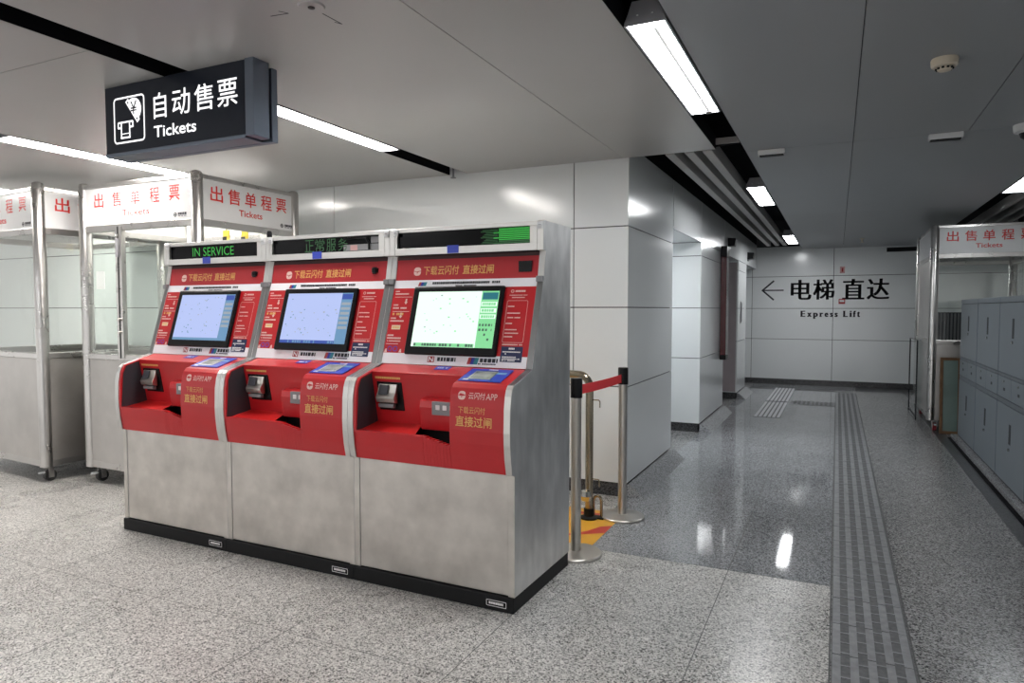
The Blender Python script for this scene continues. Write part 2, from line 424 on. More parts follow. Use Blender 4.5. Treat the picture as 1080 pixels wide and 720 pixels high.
# 'Express Lift' in a slab-serif hand-built way: sans ink widened, then serifs
x = -.60; zb, zc, zx = 1.262, 1.372, 1.335
adv = {'E': .085, 'x': .080, 'p': .082, 'r': .062, 'e': .068, 's': .058, 'L': .080, 'i': .042, 'f': .05, 't': .05, ' ': .05}
for ch in 'Express Lift':
    wd = adv[ch]
    if ch != ' ':
        z0, z1 = zb, (zc if ch in 'ELift' else zx)
        if ch == 'p': z0 = zb-.036
        if ch == 'e' or ch == 's' : z1 = zx
        if ch == 't': z1 = zc-.012
        ww = wd-.020 if ch not in 'i' else .018
        L.text(ch, (x, x+ww, z0, z1), PF, 'dkink', off=.008, xb=.008)
        s = .011
        if ch in 'ELr': L.poly([PF(x-s, z0), PF(x+.03, z0), PF(x+.03, z0+.009), PF(x-s, z0+.009)], 'dkink')
        if ch in 'EL': L.poly([PF(x-s, z1-.009), PF(x+.03, z1-.009), PF(x+.03, z1), PF(x-s, z1)], 'dkink')
        if ch in 'pr': L.poly([PF(x-s, zx-.009), PF(x+.015, zx-.009), PF(x+.015, zx), PF(x-s, zx)], 'dkink')
        if ch in 'p': L.poly([PF(x-s, z0), PF(x+.03, z0), PF(x+.03, z0+.009), PF(x-s, z0+.009)], 'dkink')
        if ch in 'if': L.poly([PF(x-s, z0), PF(x+.03, z0), PF(x+.03, z0+.009), PF(x-s, z0+.009)], 'dkink')
        if ch == 'x':
            for zz in (z0, z1-.008):
                for a in (x-.008, x+ww-.022): L.poly([PF(a, zz), PF(a+.03, zz), PF(a+.03, zz+.008), PF(a, zz+.008)], 'dkink')
    x += wd*1.30
tag(L.build('wall_lettering'), 'small black English words Express Lift on the far white wall', 'lettering')
L = MB().box(.03, .11, Y-.006, Y, 2.045, 2.165, 'stickpink')
L.box(.058, .085, Y-.008, Y-.006, 2.07, 2.14, 'stickred')
tag(L.build('wall_sticker'), 'small pinkish sticker above the large wall lettering', 'sticker')
L = MB().box(.02, .125, Y-.006, Y-.001, 1.495, 1.585, 'stickred'); L.box(.035, .11, Y-.008, Y-.006, 1.53, 1.565, 'whitep')
tag(L.build('wall_sticker'), 'small red and white sticker just below the large wall lettering', 'sticker')
tag(MB().box(.76, 1.28, Y-.010, Y-.001, 2.40, 2.475, 'blackm').build('wall_vent'), 'long narrow black vent slot high on the far wall', 'vent')

# ------------------------------------------------------------------ things on the left wall
s = thing('flag_sign', 'tall dark red blade sign standing out from the second white column', 'sign', (WX, 9.33, 0))
MB().box(.012, .085, -.10, .10, .80, 2.08, 'maroon').build('panel', s, bevel=.006)
MB().box(.010, .088, -.105, .105, 2.08, 2.22, 'blackp').build('top_cap', s, bevel=.006)
MB().box(.010, .088, -.105, .105, .74, .80, 'blackp').build('bottom_cap', s, bevel=.006)
MB().box(0, .012, -.06, .06, .9, 2.0, 'grey').build('bracket', s)
d = MB().box(WX-.30, WX-.02, 11.035, 11.05, .12, 2.12, 'pinkwall')
struct(d.build('door_1'))
for yy, zz, lab in ((9.98, 2.33, 'small black box mounted high on the wall beside the red blade sign'), (12.25, 2.30, 'small black box mounted high on the wall at the far corner')):
    q = thing('wall_speaker', lab, 'speaker', (WX, yy, zz))
    MB().prism([(.0, -.06), (.09, -.05), (.11, .05), (.0, .06)], -.09, .09, 'blackp', axis='y').build('casing', q, bevel=.006)
    MB().box(.0, .02, -.05, .05, -.085, -.06, 'grey').build('bracket', q)
q = MB().box(WX+.001, WX+.014, 11.36, 11.43, 1.18, 1.52, 'grey')
q.box(WX+.014, WX+.02, 11.385, 11.405, 1.2, 1.5, 'blackp')
tag(q.build('wall_panel', bevel=.003), 'narrow grey vertical plate on the farthest white column', 'panel')

# ------------------------------------------------------------------ ceiling lamps
def lamp(x0, x1, y0, y1, label, kind, showtube=False, z=CE):
    xc = (x0+x1)/2; hw = (x1-x0)/2-.006; hl = (y1-y0)/2
    o = thing('ceiling_light', label, 'ceiling light', (xc, (y0+y1)/2, z), 0, 'recessed strip lamps in the ceiling slots')
    # trapezoid tray with sheet ends
    MB().prism([(-hw, .0), (-hw, .012), (-hw*.62, .085), (hw*.62, .085), (hw, .012), (hw, .0), (hw-.004, .0), (hw*.6, .08), (-hw*.6, .08), (-hw+.004, 0)], -hl, hl, 'alu', axis='y').build('housing', o)
    for sg in (-1, 1):
        e = MB().prism([(-hw, -.004), (hw, -.004), (hw*.62, .085), (-hw*.62, .085)], sg*hl, sg*(hl+.008), 'cap', axis='y')
        for sx in (-.35, .35): e.lathe([(.004, -.002), (.004, .002)], 'whitep', (sx*hw, sg*(hl+.008), .03), 8)
        e.build('end_cap', o)
    fr = MB()
    for sg in (-1, 1): fr.box(sg*hw, sg*(hw-.010), -hl, hl, -.004, .006, 'alu')
    fr.build('rim', o)
    MB().box(-hw+.010, hw-.010, -hl+.004, hl-.004, .004, .008, kind).build('diffuser', o)
    if showtube:
        tb = MB().tube([(hw*.36, -hl+.02, -.010), (hw*.36, hl-.06, -.010)], .009, 'tube', 12)
        tb.build('lamp_tube', o, smooth=True)
        MB().box(hw*.36-.016, hw*.36+.016, hl-.09, hl-.05, -.024, .004, 'grey').build('lamp_holder', o, bevel=.004)
    return o
lamp(*SL[2], 2.64, 3.97, 'long bright strip lamp nearest the camera in the corridor slot, tube visible', 'lamp', True)
lamp(*SL[2], 6.56, 7.74, 'bright strip lamp second along the corridor ceiling slot, beside the baffles', 'lamp')
lamp(*SL[2], 11.05, 12.45, 'small distant strip lamp at the far end of the corridor ceiling slot', 'lamp')
lamp(*SL[1], 2.60, 3.96, 'bright strip lamp right of the hanging black sign', 'lampw')
lamp(*SL[0], 2.60, 4.25, 'bright strip lamp above the left kiosks', 'lampw')
lamp(*SL[3], 6.56, 7.88, 'bright strip lamp cut by the right edge above the lockers', 'lampr')
lamp(-2.35, -2.15, 6.62, 7.62, 'added unseen strip lamp under the soffit of the side recess', 'lampr', z=2.145)  # invented lamp, hidden from view, adds bounce light in the recess
for xs in SL[:3]+SL[4:]:
    lamp(*xs, -1.4, -.06, 'added strip lamp behind the viewpoint', 'lamp')  # unseen lamps added to brighten the walls facing the viewer
lamp(*SL[2], -4.9, -3.6, 'added strip lamp behind the viewpoint', 'lamp'); lamp(*SL[1], -4.9, -3.6, 'added strip lamp behind the viewpoint', 'lamp')  # two more unseen lamps added for the same fill
lamp(-7.11, -6.9, 2.60, 4.25, 'added strip lamp over the leftmost kiosk', 'lampw')  # lamp added to brighten the wall behind the kiosks

# ------------------------------------------------------------------ hanging sign
HS = thing('hanging_sign', 'black hanging lightbox sign reading Tickets under the ceiling at upper left', 'sign', (-2.825, 2.257, 2.16))
HW = .505
MB().box(-HW, HW-.055, 0, .10, .0, .34, 'signbody').build('face_panel', HS, bevel=.003)
MB().box(HW-.055, HW-.002, -.006, .088, .004, .345, 'signframe').build('end_cap', HS, bevel=.004)
MB().box(-HW, HW, .100, .135, -.005, .325, 'signframe').build('rear_panel', HS, bevel=.003)
MB().box(-HW, HW-.055, -.006, .10, -.004, .014, 'signframe').build('bottom_rail', HS, bevel=.003)
MB().box(-HW+.02, HW-.02, .02, .08, .34, .352, 'blackm').build('ceiling_mount', HS)
LT = MB()
def PS(x, z): return (x+2.825-2.257*0, -.0015, z-2.16)
def PSx(x, z): return (x+2.825, -.0025, z-2.16)
for ch, x0, x1 in (('自', -2.970, -2.882), ('动', -2.842, -2.722), ('售', -2.694, -2.572), ('票', -2.546, -2.422)):
    LT.text(ch, (x0, x1, 2.308, 2.428), PSx, 'signlit', off=.004)
LT.text('Tickets', (-2.972, -2.685, 2.220, 2.274), PSx, 'signlit', off=.012)
LT.build('lettering', HS)
IC = MB()
def rrect(mb, x0, x1, z0, z1, r, wd, m, P):
    out = []; inn = []
    for cx, cz, a0 in ((x1-r, z1-r, 0), (x0+r, z1-r, 90), (x0+r, z0+r, 180), (x1-r, z0+r, 270)):
        for k in range(7):
            a = R(a0+15*k); out.append((cx+r*math.cos(a), cz+r*math.sin(a))); inn.append((cx+(r-wd)*math.cos(a), cz+(r-wd)*math.sin(a)))
    n = len(out)
    for i in range(n):
        j = (i+1) % n
        mb.poly([P(*out[i]), P(*out[j]), P(*inn[j]), P(*inn[i])], m)
rrect(IC, -3.262, -3.035, 2.216, 2.440, .022, .008, 'signlit', PSx)
# banknote / coin half disc and ticket slot
cx, cz, r = -3.115, 2.372, .056
ang = R(-52)
IC.poly([PSx(cx+r*math.cos(a), cz+r*math.sin(a)) for a in [ang+math.pi*k/16 for k in range(17)]], 'signlit')
dx, dz = math.cos(ang), math.sin(ang); nx, nz = -dz, dx
def Q(a, b_): return PSx(cx+dx*a-nx*b_, cz+dz*a-nz*b_)
IC.poly([Q(-.068, -.004), Q(.068, -.004), Q(.068, .020), Q(-.068, .020)], 'signlit')
def PSy(x, z): return (x+2.825, -.0035, z-2.16)
IC.text('¥', (cx-.022, cx+.026, cz-.022, cz+.040), PSy, 'signbody', off=.01)
for a in (-.052, .052):
    p = (cx+dx*a-nx*.008, cz+dz*a-nz*.008)
    IC.poly([PSy(p[0]+.006*math.cos(q), p[1]+.006*math.sin(q)) for q in [2*math.pi*k/10 for k in range(10)]], 'signbody')
for seg in ((-3.230, 2.318, -3.122, 2.318), (-3.230, 2.318, -3.230, 2.290), (-3.122, 2.318, -3.122, 2.290), (-3.230, 2.292, -3.208, 2.292), (-3.122, 2.292, -3.144, 2.292), (-3.207, 2.318, -3.207, 2.240), (-3.146, 2.318, -3.146, 2.240), (-3.210, 2.243, -3.143, 2.243), (-3.207, 2.262, -3.146, 2.262)):
    bar(IC, *seg, .008 if seg[1] != 2.262 else .004, 'signlit', PSx)
IC.build('pictogram', HS)

# ------------------------------------------------------------------ ticket machines
W = .9235; HWm = W/2
def U(u): return u+HWm             # u = distance from right edge (negative)
PROF = [(.012, .072), (.012, .640), (-.011, .645), (-.026, .715), (-.033, .78), (-.036, .84), (-.032, .948), (-.022, 1.006), (-.010, 1.036), (.006, 1.054), (.204, 1.111), (.338, 1.555), (.364, 1.690), (.333, 1.692), (.333, 1.833), (.345, 1.838), (.700, 1.838), (.690, .072)]
FR = [(-.010, .646), (-.024, .715), (-.031, .78), (-.034, .84), (-.030, .948), (-.020, 1.004), (-.008, 1.034), (.007, 1.051)]
def front_d(z):
    for (d0, z0), (d1, z1) in zip(FR, FR[1:]):
        if z <= z1: return d0+(d1-d0)*(z-z0)/(z1-z0)
    return FR[-1][0]
SLO, SHI = Vector((.206, 1.113)), Vector((.340, 1.555)); SD = (SHI-SLO).normalized(); SN = Vector((-SD.y, SD.x))  # outward (toward -d, +z)
def slope(u, s, o=0.):
    p = SLO+SD*s+SN*o; return (U(u), p.x, p.y)
DLO, DHI = Vector((.007, 1.053)), Vector((.204, 1.111)); DD = (DHI-DLO).normalized(); DN = Vector((-DD.y, DD.x))
def deck(u, s, o=0.):
    p = DLO+DD*s+DN*o; return (U(u), p.x, p.y)
def obox(mb, fn, u0, u1, s0, s1, o0, o1, m):
    vs = [fn(u0,s0,o0), fn(u1,s0,o0), fn(u1,s1,o0), fn(u0,s1,o0), fn(u0,s0,o1), fn(u1,s0,o1), fn(u1,s1,o1), fn(u0,s1,o1)]
    mb.raw(vs, [(0,3,2,1),(4,5,6,7),(0,1,5,4),(1,2,6,5),(2,3,7,6),(3,0,4,7)], m)
def dashes(mb, P, x0, x1, y, h, m, seed, fill=.8, gap=.25):
    if m == 'pink': fill, gap = .98, .10; y += h*.15; h *= .72
    """a line of unreadably small print as a row of short marks"""
    rn = random.Random(seed); x = x0
    while x < x1-h*.3:
        w_ = h*(.6+.5*rn.random())
        if rn.random() < fill: mb.poly([P(x, y), P(min(x+w_, x1), y), P(min(x+w_, x1), y+h), P(x, y+h)], m)
        x += w_+h*gap
def app_logo(mb, P, P2, cx, cz, r, mw='whiteink', mr='red'):
    pts = []
    for k in range(24):
        a = 2*math.pi*k/24
        q = 2.6; ca, sa = math.cos(a), math.sin(a)
        pts.append(P(cx+r*math.copysign(abs(ca)**(2/q), ca), cz+r*math.copysign(abs(sa)**(2/q), sa)))
    mb.poly(pts, mw)
    mb.poly([P2(cx-r, cz+.16*r), P2(cx-.2*r, cz+.02*r), P2(cx+r, cz+.16*r), P2(cx+r, cz+.02*r), P2(cx+.05*r, cz-.16*r), P2(cx-r, cz+.02*r)], mr)
    mb.poly([P2(cx-.12*r, cz-.45*r), P2(cx+.12*r, cz-.45*r), P2(cx+.12*r, cz-.2*r), P2(cx-.12*r, cz-.2*r)], mr)
def union_logo(mb, P, x0, z0, w_, h):
    for k, m in enumerate(('stickred', 'blue', 'scr_teal')):
        a = x0+k*w_*.3
        mb.poly([P(a, z0), P(a+w_*.4, z0), P(a+w_*.52, z0+h), P(a+w_*.12, z0+h)], m)
M['scr_teal'] = plain('teal_ink', (.03, .28, .34), .45)

def make_machine():
    r = thing('ticket_machine', '', 'ticket machine')
    MB().box(U(-.9225), U(-.001), 0, .68, 0, .072, 'blackm').build('plinth', r, bevel=.003)
    for u0, u1 in ((-.0345, -.0005), (-.923, -.889)):
        s = MB().prism(PROF, U(u0), U(u1), 'rim')
        # outer cheek faces take the smudged side finish
        i = s.mat('steelside'); s.mi[0] = i; s.mi[1] = i
        # body edges below the red zone are brushed sheet
        i2 = s.mat('steel'); s.mi[2] = i2
        i3 = s.mat('rimdark'); s.mi[2+9] = i3; s.mi[2+10] = i3   # dark grey steel edges beside deck and screen
        s.build('side_panel', r, bevel=.0025)
    MB().prism([(.03, .074), (.03, .62), (.16, .62), (.16, .78), (.22, .80), (.225, 1.08), (.352, 1.53), (.372, 1.66), (.372, 1.80), (.69, 1.80), (.68, .074)], U(-.889), U(-.035), 'blackm').build('carcass', r)
    MB().box(U(-.888), U(-.0355), .016, .03, .076, .640, 'steel').build('access_door', r, bevel=.002)
    MB().box(U(-.888), U(-.0355), .36, .695, 1.806, 1.834, 'rim').build('top_cover', r, bevel=.003)
    MB().box(U(-.888), U(-.0355), .686, .696, .08, 1.806, 'steelside').build('back_panel', r)
    # ---- red front
    p = MB()
    lip = [q for q in FR if q[1] <= .78]+[(-.0318, .792), (.0, .792), (.02, .70), (.02, .646)]
    p.prism(lip, U(-.888), U(-.47), 'red')
    # lip falls towards the coin tray
    n = 8
    for k in range(n):
        a, b_ = -.47+(.15)*k/n, -.47+(.15)*(k+1)/n
        zt = .792-.036*(k+.5)/n
        l2 = [q for q in FR if q[1] <= zt-.02]+[(front_d(zt), zt), (.0, zt), (.02, .70), (.02, .646)]
        p.prism(l2, U(a), U(b_), 'red')
    blk = FR+[(.0075, 1.0525), (.204, 1.110), (.204, .80), (.14, .70), (.02, .646)]
    p.prism(blk, U(-.3195), U(-.0355), 'red')
    chk = FR+[(.0075, 1.0525), (.15, 1.094), (.15, .80), (.02, .646)]
    p.prism(chk, U(-.888), U(-.870), 'red')
    fp = p.build('front_panel', r, bevel=.002)
    # ---- deck and recess
    dk = MB()
    obox(dk, deck, -.870, -.3195, .092, .205, -.02, .0005, 'red')
    dk.build('deck', r, bevel=.002)
    rc = MB()
    rc.poly([(U(-.870), .150, .797), (U(-.3195), .150, .797), (U(-.3195), .098, 1.066), (U(-.870), .098, 1.066)], 'red')
    rc.poly([(U(-.870), -.02, .785), (U(-.53), -.02, .785), (U(-.589), .147, .812), (U(-.870), .147, .812)], 'redfloor')
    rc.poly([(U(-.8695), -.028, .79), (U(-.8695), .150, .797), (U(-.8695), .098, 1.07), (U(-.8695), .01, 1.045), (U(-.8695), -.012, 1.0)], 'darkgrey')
    rc.poly([(U(-.3200), -.028, .77), (U(-.3200), .150, .78), (U(-.3200), .098, 1.07), (U(-.3200), .01, 1.045)], 'red')
    rc.build('recess_lining', r)
    pt = MB()
    pt.poly([(U(-.53), -.0, .72), (U(-.3195), .0, .70), (U(-.3195), .15, .72), (U(-.589), .15, .72)], 'blackm')
    pt.poly([(U(-.53), -.015, .786), (U(-.53), -.0, .72), (U(-.589), .15, .72), (U(-.589), .15, .797)], 'blackm')
    pt.poly([(U(-.589), .149, .797), (U(-.3195), .149, .797), (U(-.3195), .149, .72), (U(-.589), .149, .72)], 'blackm')
    pt.build('coin_tray', r)
    bx = MB().prism([(.150, .80), (.088, .80), (.072, .915), (.080, .950), (.130, .962)], U(-.560), U(-.3205), 'red')
    cu = bx.build('card_unit', r, bevel=.006)
    pl = MB().box(U(-.478), U(-.345), .060, .080, .882, .948, 'grey')
    for k in range(3): pl.box(U(-.455+.04*k), U(-.432+.04*k), .057, .062, .908, .932, 'whiteink')
    pl.build('slot_plate', cu, bevel=.004)
    # banknote inserter
    bz = MB()
    vs = [(U(-.843), .150, .880), (U(-.688), .150, .880), (U(-.688), .121, 1.030), (U(-.843), .121, 1.030)]
    vo = [(a, b_-.020, c_-.004) for a, b_, c_ in vs]
    bz.raw(vs+vo, [(4, 5, 6, 7), (0, 1, 5, 4), (1, 2, 6, 5), (2, 3, 7, 6), (3, 0, 4, 7)], 'blackp')
    bzo = bz.build('banknote_inserter', r, bevel=.003)
    g = MB()
    x0, x1 = U(-.826), U(-.712)
    g.prism([(.108, .917), (.076, .924), (.068, .947), (.085, .974), (.098, 1.015), (.108, 1.015)], x0, x1, 'steel')
    g.prism([(.080, .968), (.072, .962), (.088, 1.010), (.094, 1.012)], x0+.012, x1-.045, 'darkgrey')
    g.prism([(.110, .892), (.086, .896), (.086, .914), (.110, .917)], x0+.004, x1-.015, 'grey')
    g.build('note_mouth', bzo, bevel=.003)
    # deck pad + small blue label
    pd = MB(); obox(pd, deck, -.312, -.085, .026, .180, .001, .004, 'blue')
    obox(pd, deck, -.292, -.262, .036, .050, .004, .0045, 'whiteink')
    obox(pd, deck, -.150, -.10, .118, .140, .004, .0045, 'scrBs')
    obox(pd, deck, -.215, -.165, .165, .174, .004, .0045, 'whiteink')
    pdo = pd.build('scanner_pad', r)
    g = MB(); obox(g, deck, -.272, -.150, .046, .146, .004, .007, 'steel'); obox(g, deck, -.262, -.161, .058, .134, .007, .0075, 'paleglass')
    g.build('scanner_window', pdo)
    sm = MB(); obox(sm, deck, -.525, -.440, .150, .196, .001, .0025, 'blue'); dashes(sm, lambda x, y: deck(x, y, .003), -.512, -.452, .166, .012, 'whiteink', 3)
    sm.build('deck_label', r)
    # ---- sloping screen panel
    sp = MB(); obox(sp, slope, -.888, -.0355, .0, .463, -.012, .0, 'red')
    obox(sp, slope, -.888, -.0355, .418, .463, .0, .0012, 'white'); obox(sp, slope, -.888, -.0355, .0, .058, .0, .0012, 'white')
    spo = sp.build('screen_panel', r)
    pr = MB()
    P1 = lambda x, y: slope(x, y, .0024)
    P2 = lambda x, y: slope(x, y, .0032)
    union_logo(pr, P1, -.735, .429, .050, .022); pr.build('logo', spo); pr = MB()
    dashes(pr, P1, -.645, -.300, .438, .0125, 'dkink', 5, .97, .12); dashes(pr, P1, -.300, -.240, .438, .0125, 'dkink', 6, .8, .2)
    dashes(pr, P1, -.500, -.375, .425, .006, 'dkink', 7, .9, .15)
    pr.build('caption', spo); pr = MB()
    pr.poly([P1(-.600, .014), P1(-.560, .014), P1(-.560, .046), P1(-.600, .046)], 'stickred')
    bar(pr, -.592, .018, -.592, .042, .006, 'white', P2); bar(pr, -.568, .018, -.568, .042, .006, 'white', P2); bar(pr, -.592, .042, -.568, .018, .006, 'white', P2)
    pr.build('logo', spo); pr = MB(); dashes(pr, P1, -.542, -.432, .022, .020, 'dkink', 9, 1., .22); pr.build('caption', spo); pr = MB()
    union_logo(pr, P1, -.365, .012, .060, .034); pr.build('logo', spo); pr = MB(); dashes(pr, P1, -.292, -.192, .024, .020, 'dkink', 10, 1., .22); dashes(pr, P1, -.300, -.200, .012, .007, 'dkink', 19, .9, .2)
    pr.build('caption', spo); pr = MB()
    # left red column: steps of an instruction, arrows between
    for y, c0, c1, sd, h in ((.395, -.874, -.845, 11, .010), (.380, -.872, -.785, 12, .011), (.366, -.872, -.76, 13, .004), (.318, -.874, -.84, 14, .010), (.300, -.874, -.785, 15, .012), (.284, -.872, -.765, 16, .005), (.244, -.878, -.842, 17, .010), (.228, -.878, -.79, 18, .011), (.148, -.880, -.84, 20, .011), (.132, -.880, -.79, 21, .012), (.118, -.876, -.79, 22, .008), (.104, -.880, -.80, 23, .005)):
        dashes(pr, P1, c0, c1, y, h, 'pink', sd, .95, .12)
    dashes(pr, P1, -.870, -.800, .266, .013, 'gold', 24, .95, .15)
    for cx_, cy_ in ((-.795, .340), (-.815, .262)):
        pr.poly([P1(cx_-.005, cy_+.018), P1(cx_-.005, cy_), P1(cx_-.011, cy_), P1(cx_, cy_-.014), P1(cx_+.011, cy_), P1(cx_+.005, cy_), P1(cx_+.005, cy_+.018)], 'pink')
    pr.poly([P1(-.862, .186), P1(-.805, .186), P1(-.805, .210), P1(-.862, .210)], 'cream'); dashes(pr, P2, -.855, -.812, .194, .008, 'gold', 25, 1)
    for a in (-.850, -.815): rrect(pr, a-.014, a+.014, .066, .094, .012, .004, 'blue', P1)
    for a in (-.884, -.790): pr.poly([P1(a, .060), P1(a+.018, .060), P1(a+.014, .080), P1(a+.006, .078)], 'pink')
    pr.build('instructions', spo); pr = MB()
    dashes(pr, P1, -.145, -.085, .387, .013, 'pink', 31, .95, .15); rrect(pr, -.170, -.152, .386, .401, .007, .003, 'pink', P1)
    dashes(pr, P1, -.175, -.075, .370, .005, 'pink', 32, .9); dashes(pr, P1, -.160, -.090, .357, .007, 'pink', 33, .9)
    rrect(pr, -.183, -.068, .128, .345, .008, .0018, 'pink', P1)
    for y, c1, sd in ((.310, -.14, 34), (.275, -.105, 35), (.252, -.10, 36), (.222, -.14, 37), (.190, -.11, 38), (.172, -.10, 39), (.154, -.13, 40)):
        dashes(pr, P1, -.176, c1, y, .008, 'pink', sd, .85, .2)
    dashes(pr, P1, -.180, -.070, .114, .008, 'pink', 41, .95, .1)
    pr.build('notice_print', spo)
    nv = MB(); obox(nv, slope, -.181, -.064, .030, .108, .0014, .003, 'navy')
    PN = lambda x, y: slope(x, y, .0036)
    dashes(nv, PN, -.140, -.105, .093, .009, 'whiteink', 50, 1, .1)
    for y, c1 in ((.078, -.075), (.068, -.15), (.052, -.09), (.043, -.075), (.035, -.10)): dashes(nv, PN, -.172, c1, y, .006, 'whiteink', int(y*1e3), .9, .15)
    nv.build('notice', r)
    mo = MB(); obox(mo, slope, -.746, -.200, .050, .421, .0, .020, 'blackp')
    mo.build('monitor', r, bevel=.010, seg=3)
    # ---- fascia and head
    fa = MB().prism([(.342, 1.557), (.3675, 1.688), (.376, 1.688), (.360, 1.557)], U(-.888), U(-.0355), 'redfas')
    fa.prism([(.3625, 1.668), (.3660, 1.6885), (.370, 1.6885), (.370, 1.668)], U(-.888), U(-.0355), 'shade')  # strip coloured as the shadow cast by the head
    fao = fa.build('fascia', r)
    fd = lambda z: .342+(z-1.557)*.1947
    PFa = lambda x, z: (U(x), fd(z)-.0012, z)
    PFb = lambda x, z: (U(x), fd(z)-.0020, z)
    lt = MB()
    app_logo(lt, PFa, PFb, -.752, 1.604, .023, 'pink', 'redfas'); lt.build('logo', fao); lt = MB()
    lt.text('下载云闪付', (-.712, -.492, 1.583, 1.632), PFa, 'gold', off=.008); lt.text('直接过闸', (-.468, -.285, 1.583, 1.632), PFa, 'gold', off=.014)
    lt.build('lettering', fao)
    hd = MB()
    hd.box(U(-.888), U(-.0355), .334, .368, 1.692, 1.729, 'rim'); hd.box(U(-.888), U(-.0355), .334, .368, 1.814, 1.836, 'rim')
    hd.box(U(-.888), U(-.873), .334, .368, 1.729, 1.814, 'rim'); hd.box(U(-.074), U(-.0355), .334, .368, 1.729, 1.814, 'rim')
    hd.box(U(-.888), U(-.0355), .336, .376, 1.6895, 1.692, 'blackm')  # black underside paints in the shade below the overhang
    hdo = hd.build('head_frame', r, bevel=.002)
    for a in (-.0175, -.878):
        k = MB().box(U(a-.016), U(a+.016), .326, .333, 1.795, 1.832, 'whitep')
        k.lathe([(.010, -.001), (.010, .002), (.005, .002)], 'grey', (U(a), .3255, 1.814), 12)
        k.build('latch', r, bevel=.003)
    MB().box(U(-.552), U(-.484), .331, .334, 1.694, 1.735, 'blue').build('blue_sticker', r)
    for a in (-.0345, -.923):
        MB().box(U(a), U(a+.034), .318, .342, 1.535, 1.565, 'grey').build('corner_bracket', r, bevel=.003)
    # lettering of the right front block follows the bulge
    def PB(x, z): return (U(x), front_d(z)-.0012, z)
    def PB2(x, z): return (U(x), front_d(z)-.0020, z)
    lf = MB()
    app_logo(lf, PB, PB2, -.258, 1.000, .020, 'pink', 'red'); lf.build('logo', fp); lf = MB()
    lf.text('云闪付', (-.222, -.135, .985, 1.016), PB, 'pink', off=.004); lf.text('APP', (-.130, -.072, .986, 1.014), PB, 'pink', off=.004)
    lf.build('lettering', fp); lf = MB()
    lf.text('下载云闪付', (-.272, -.130, .918, .950), PB, 'gold', off=-.002)
    lf.text('直接过闸', (-.286, -.095, .856, .906), PB, 'gold', off=.012)
    lf.build('lettering', fp)
    pb = MB(); dashes(pb, lambda x, y: (U(x), .1475-(y-.797)*.1933, y), -.850, -.690, 1.042, .011, 'gold', 60, .97, .12)
    pb.build('caption', r)
    tg = MB().box(U(-.147), U(-.030), -.002, .0, .016, .056, 'blackp')
    PT = lambda x, z: (U(x), -.0028, z)
    rrect(tg, -.141, -.036, .021, .051, .004, .003, 'whiteink', PT); dashes(tg, PT, -.128, -.050, .031, .011, 'whiteink', 70, 1., .1)
    tg.build('maker_tag', r)
    return r

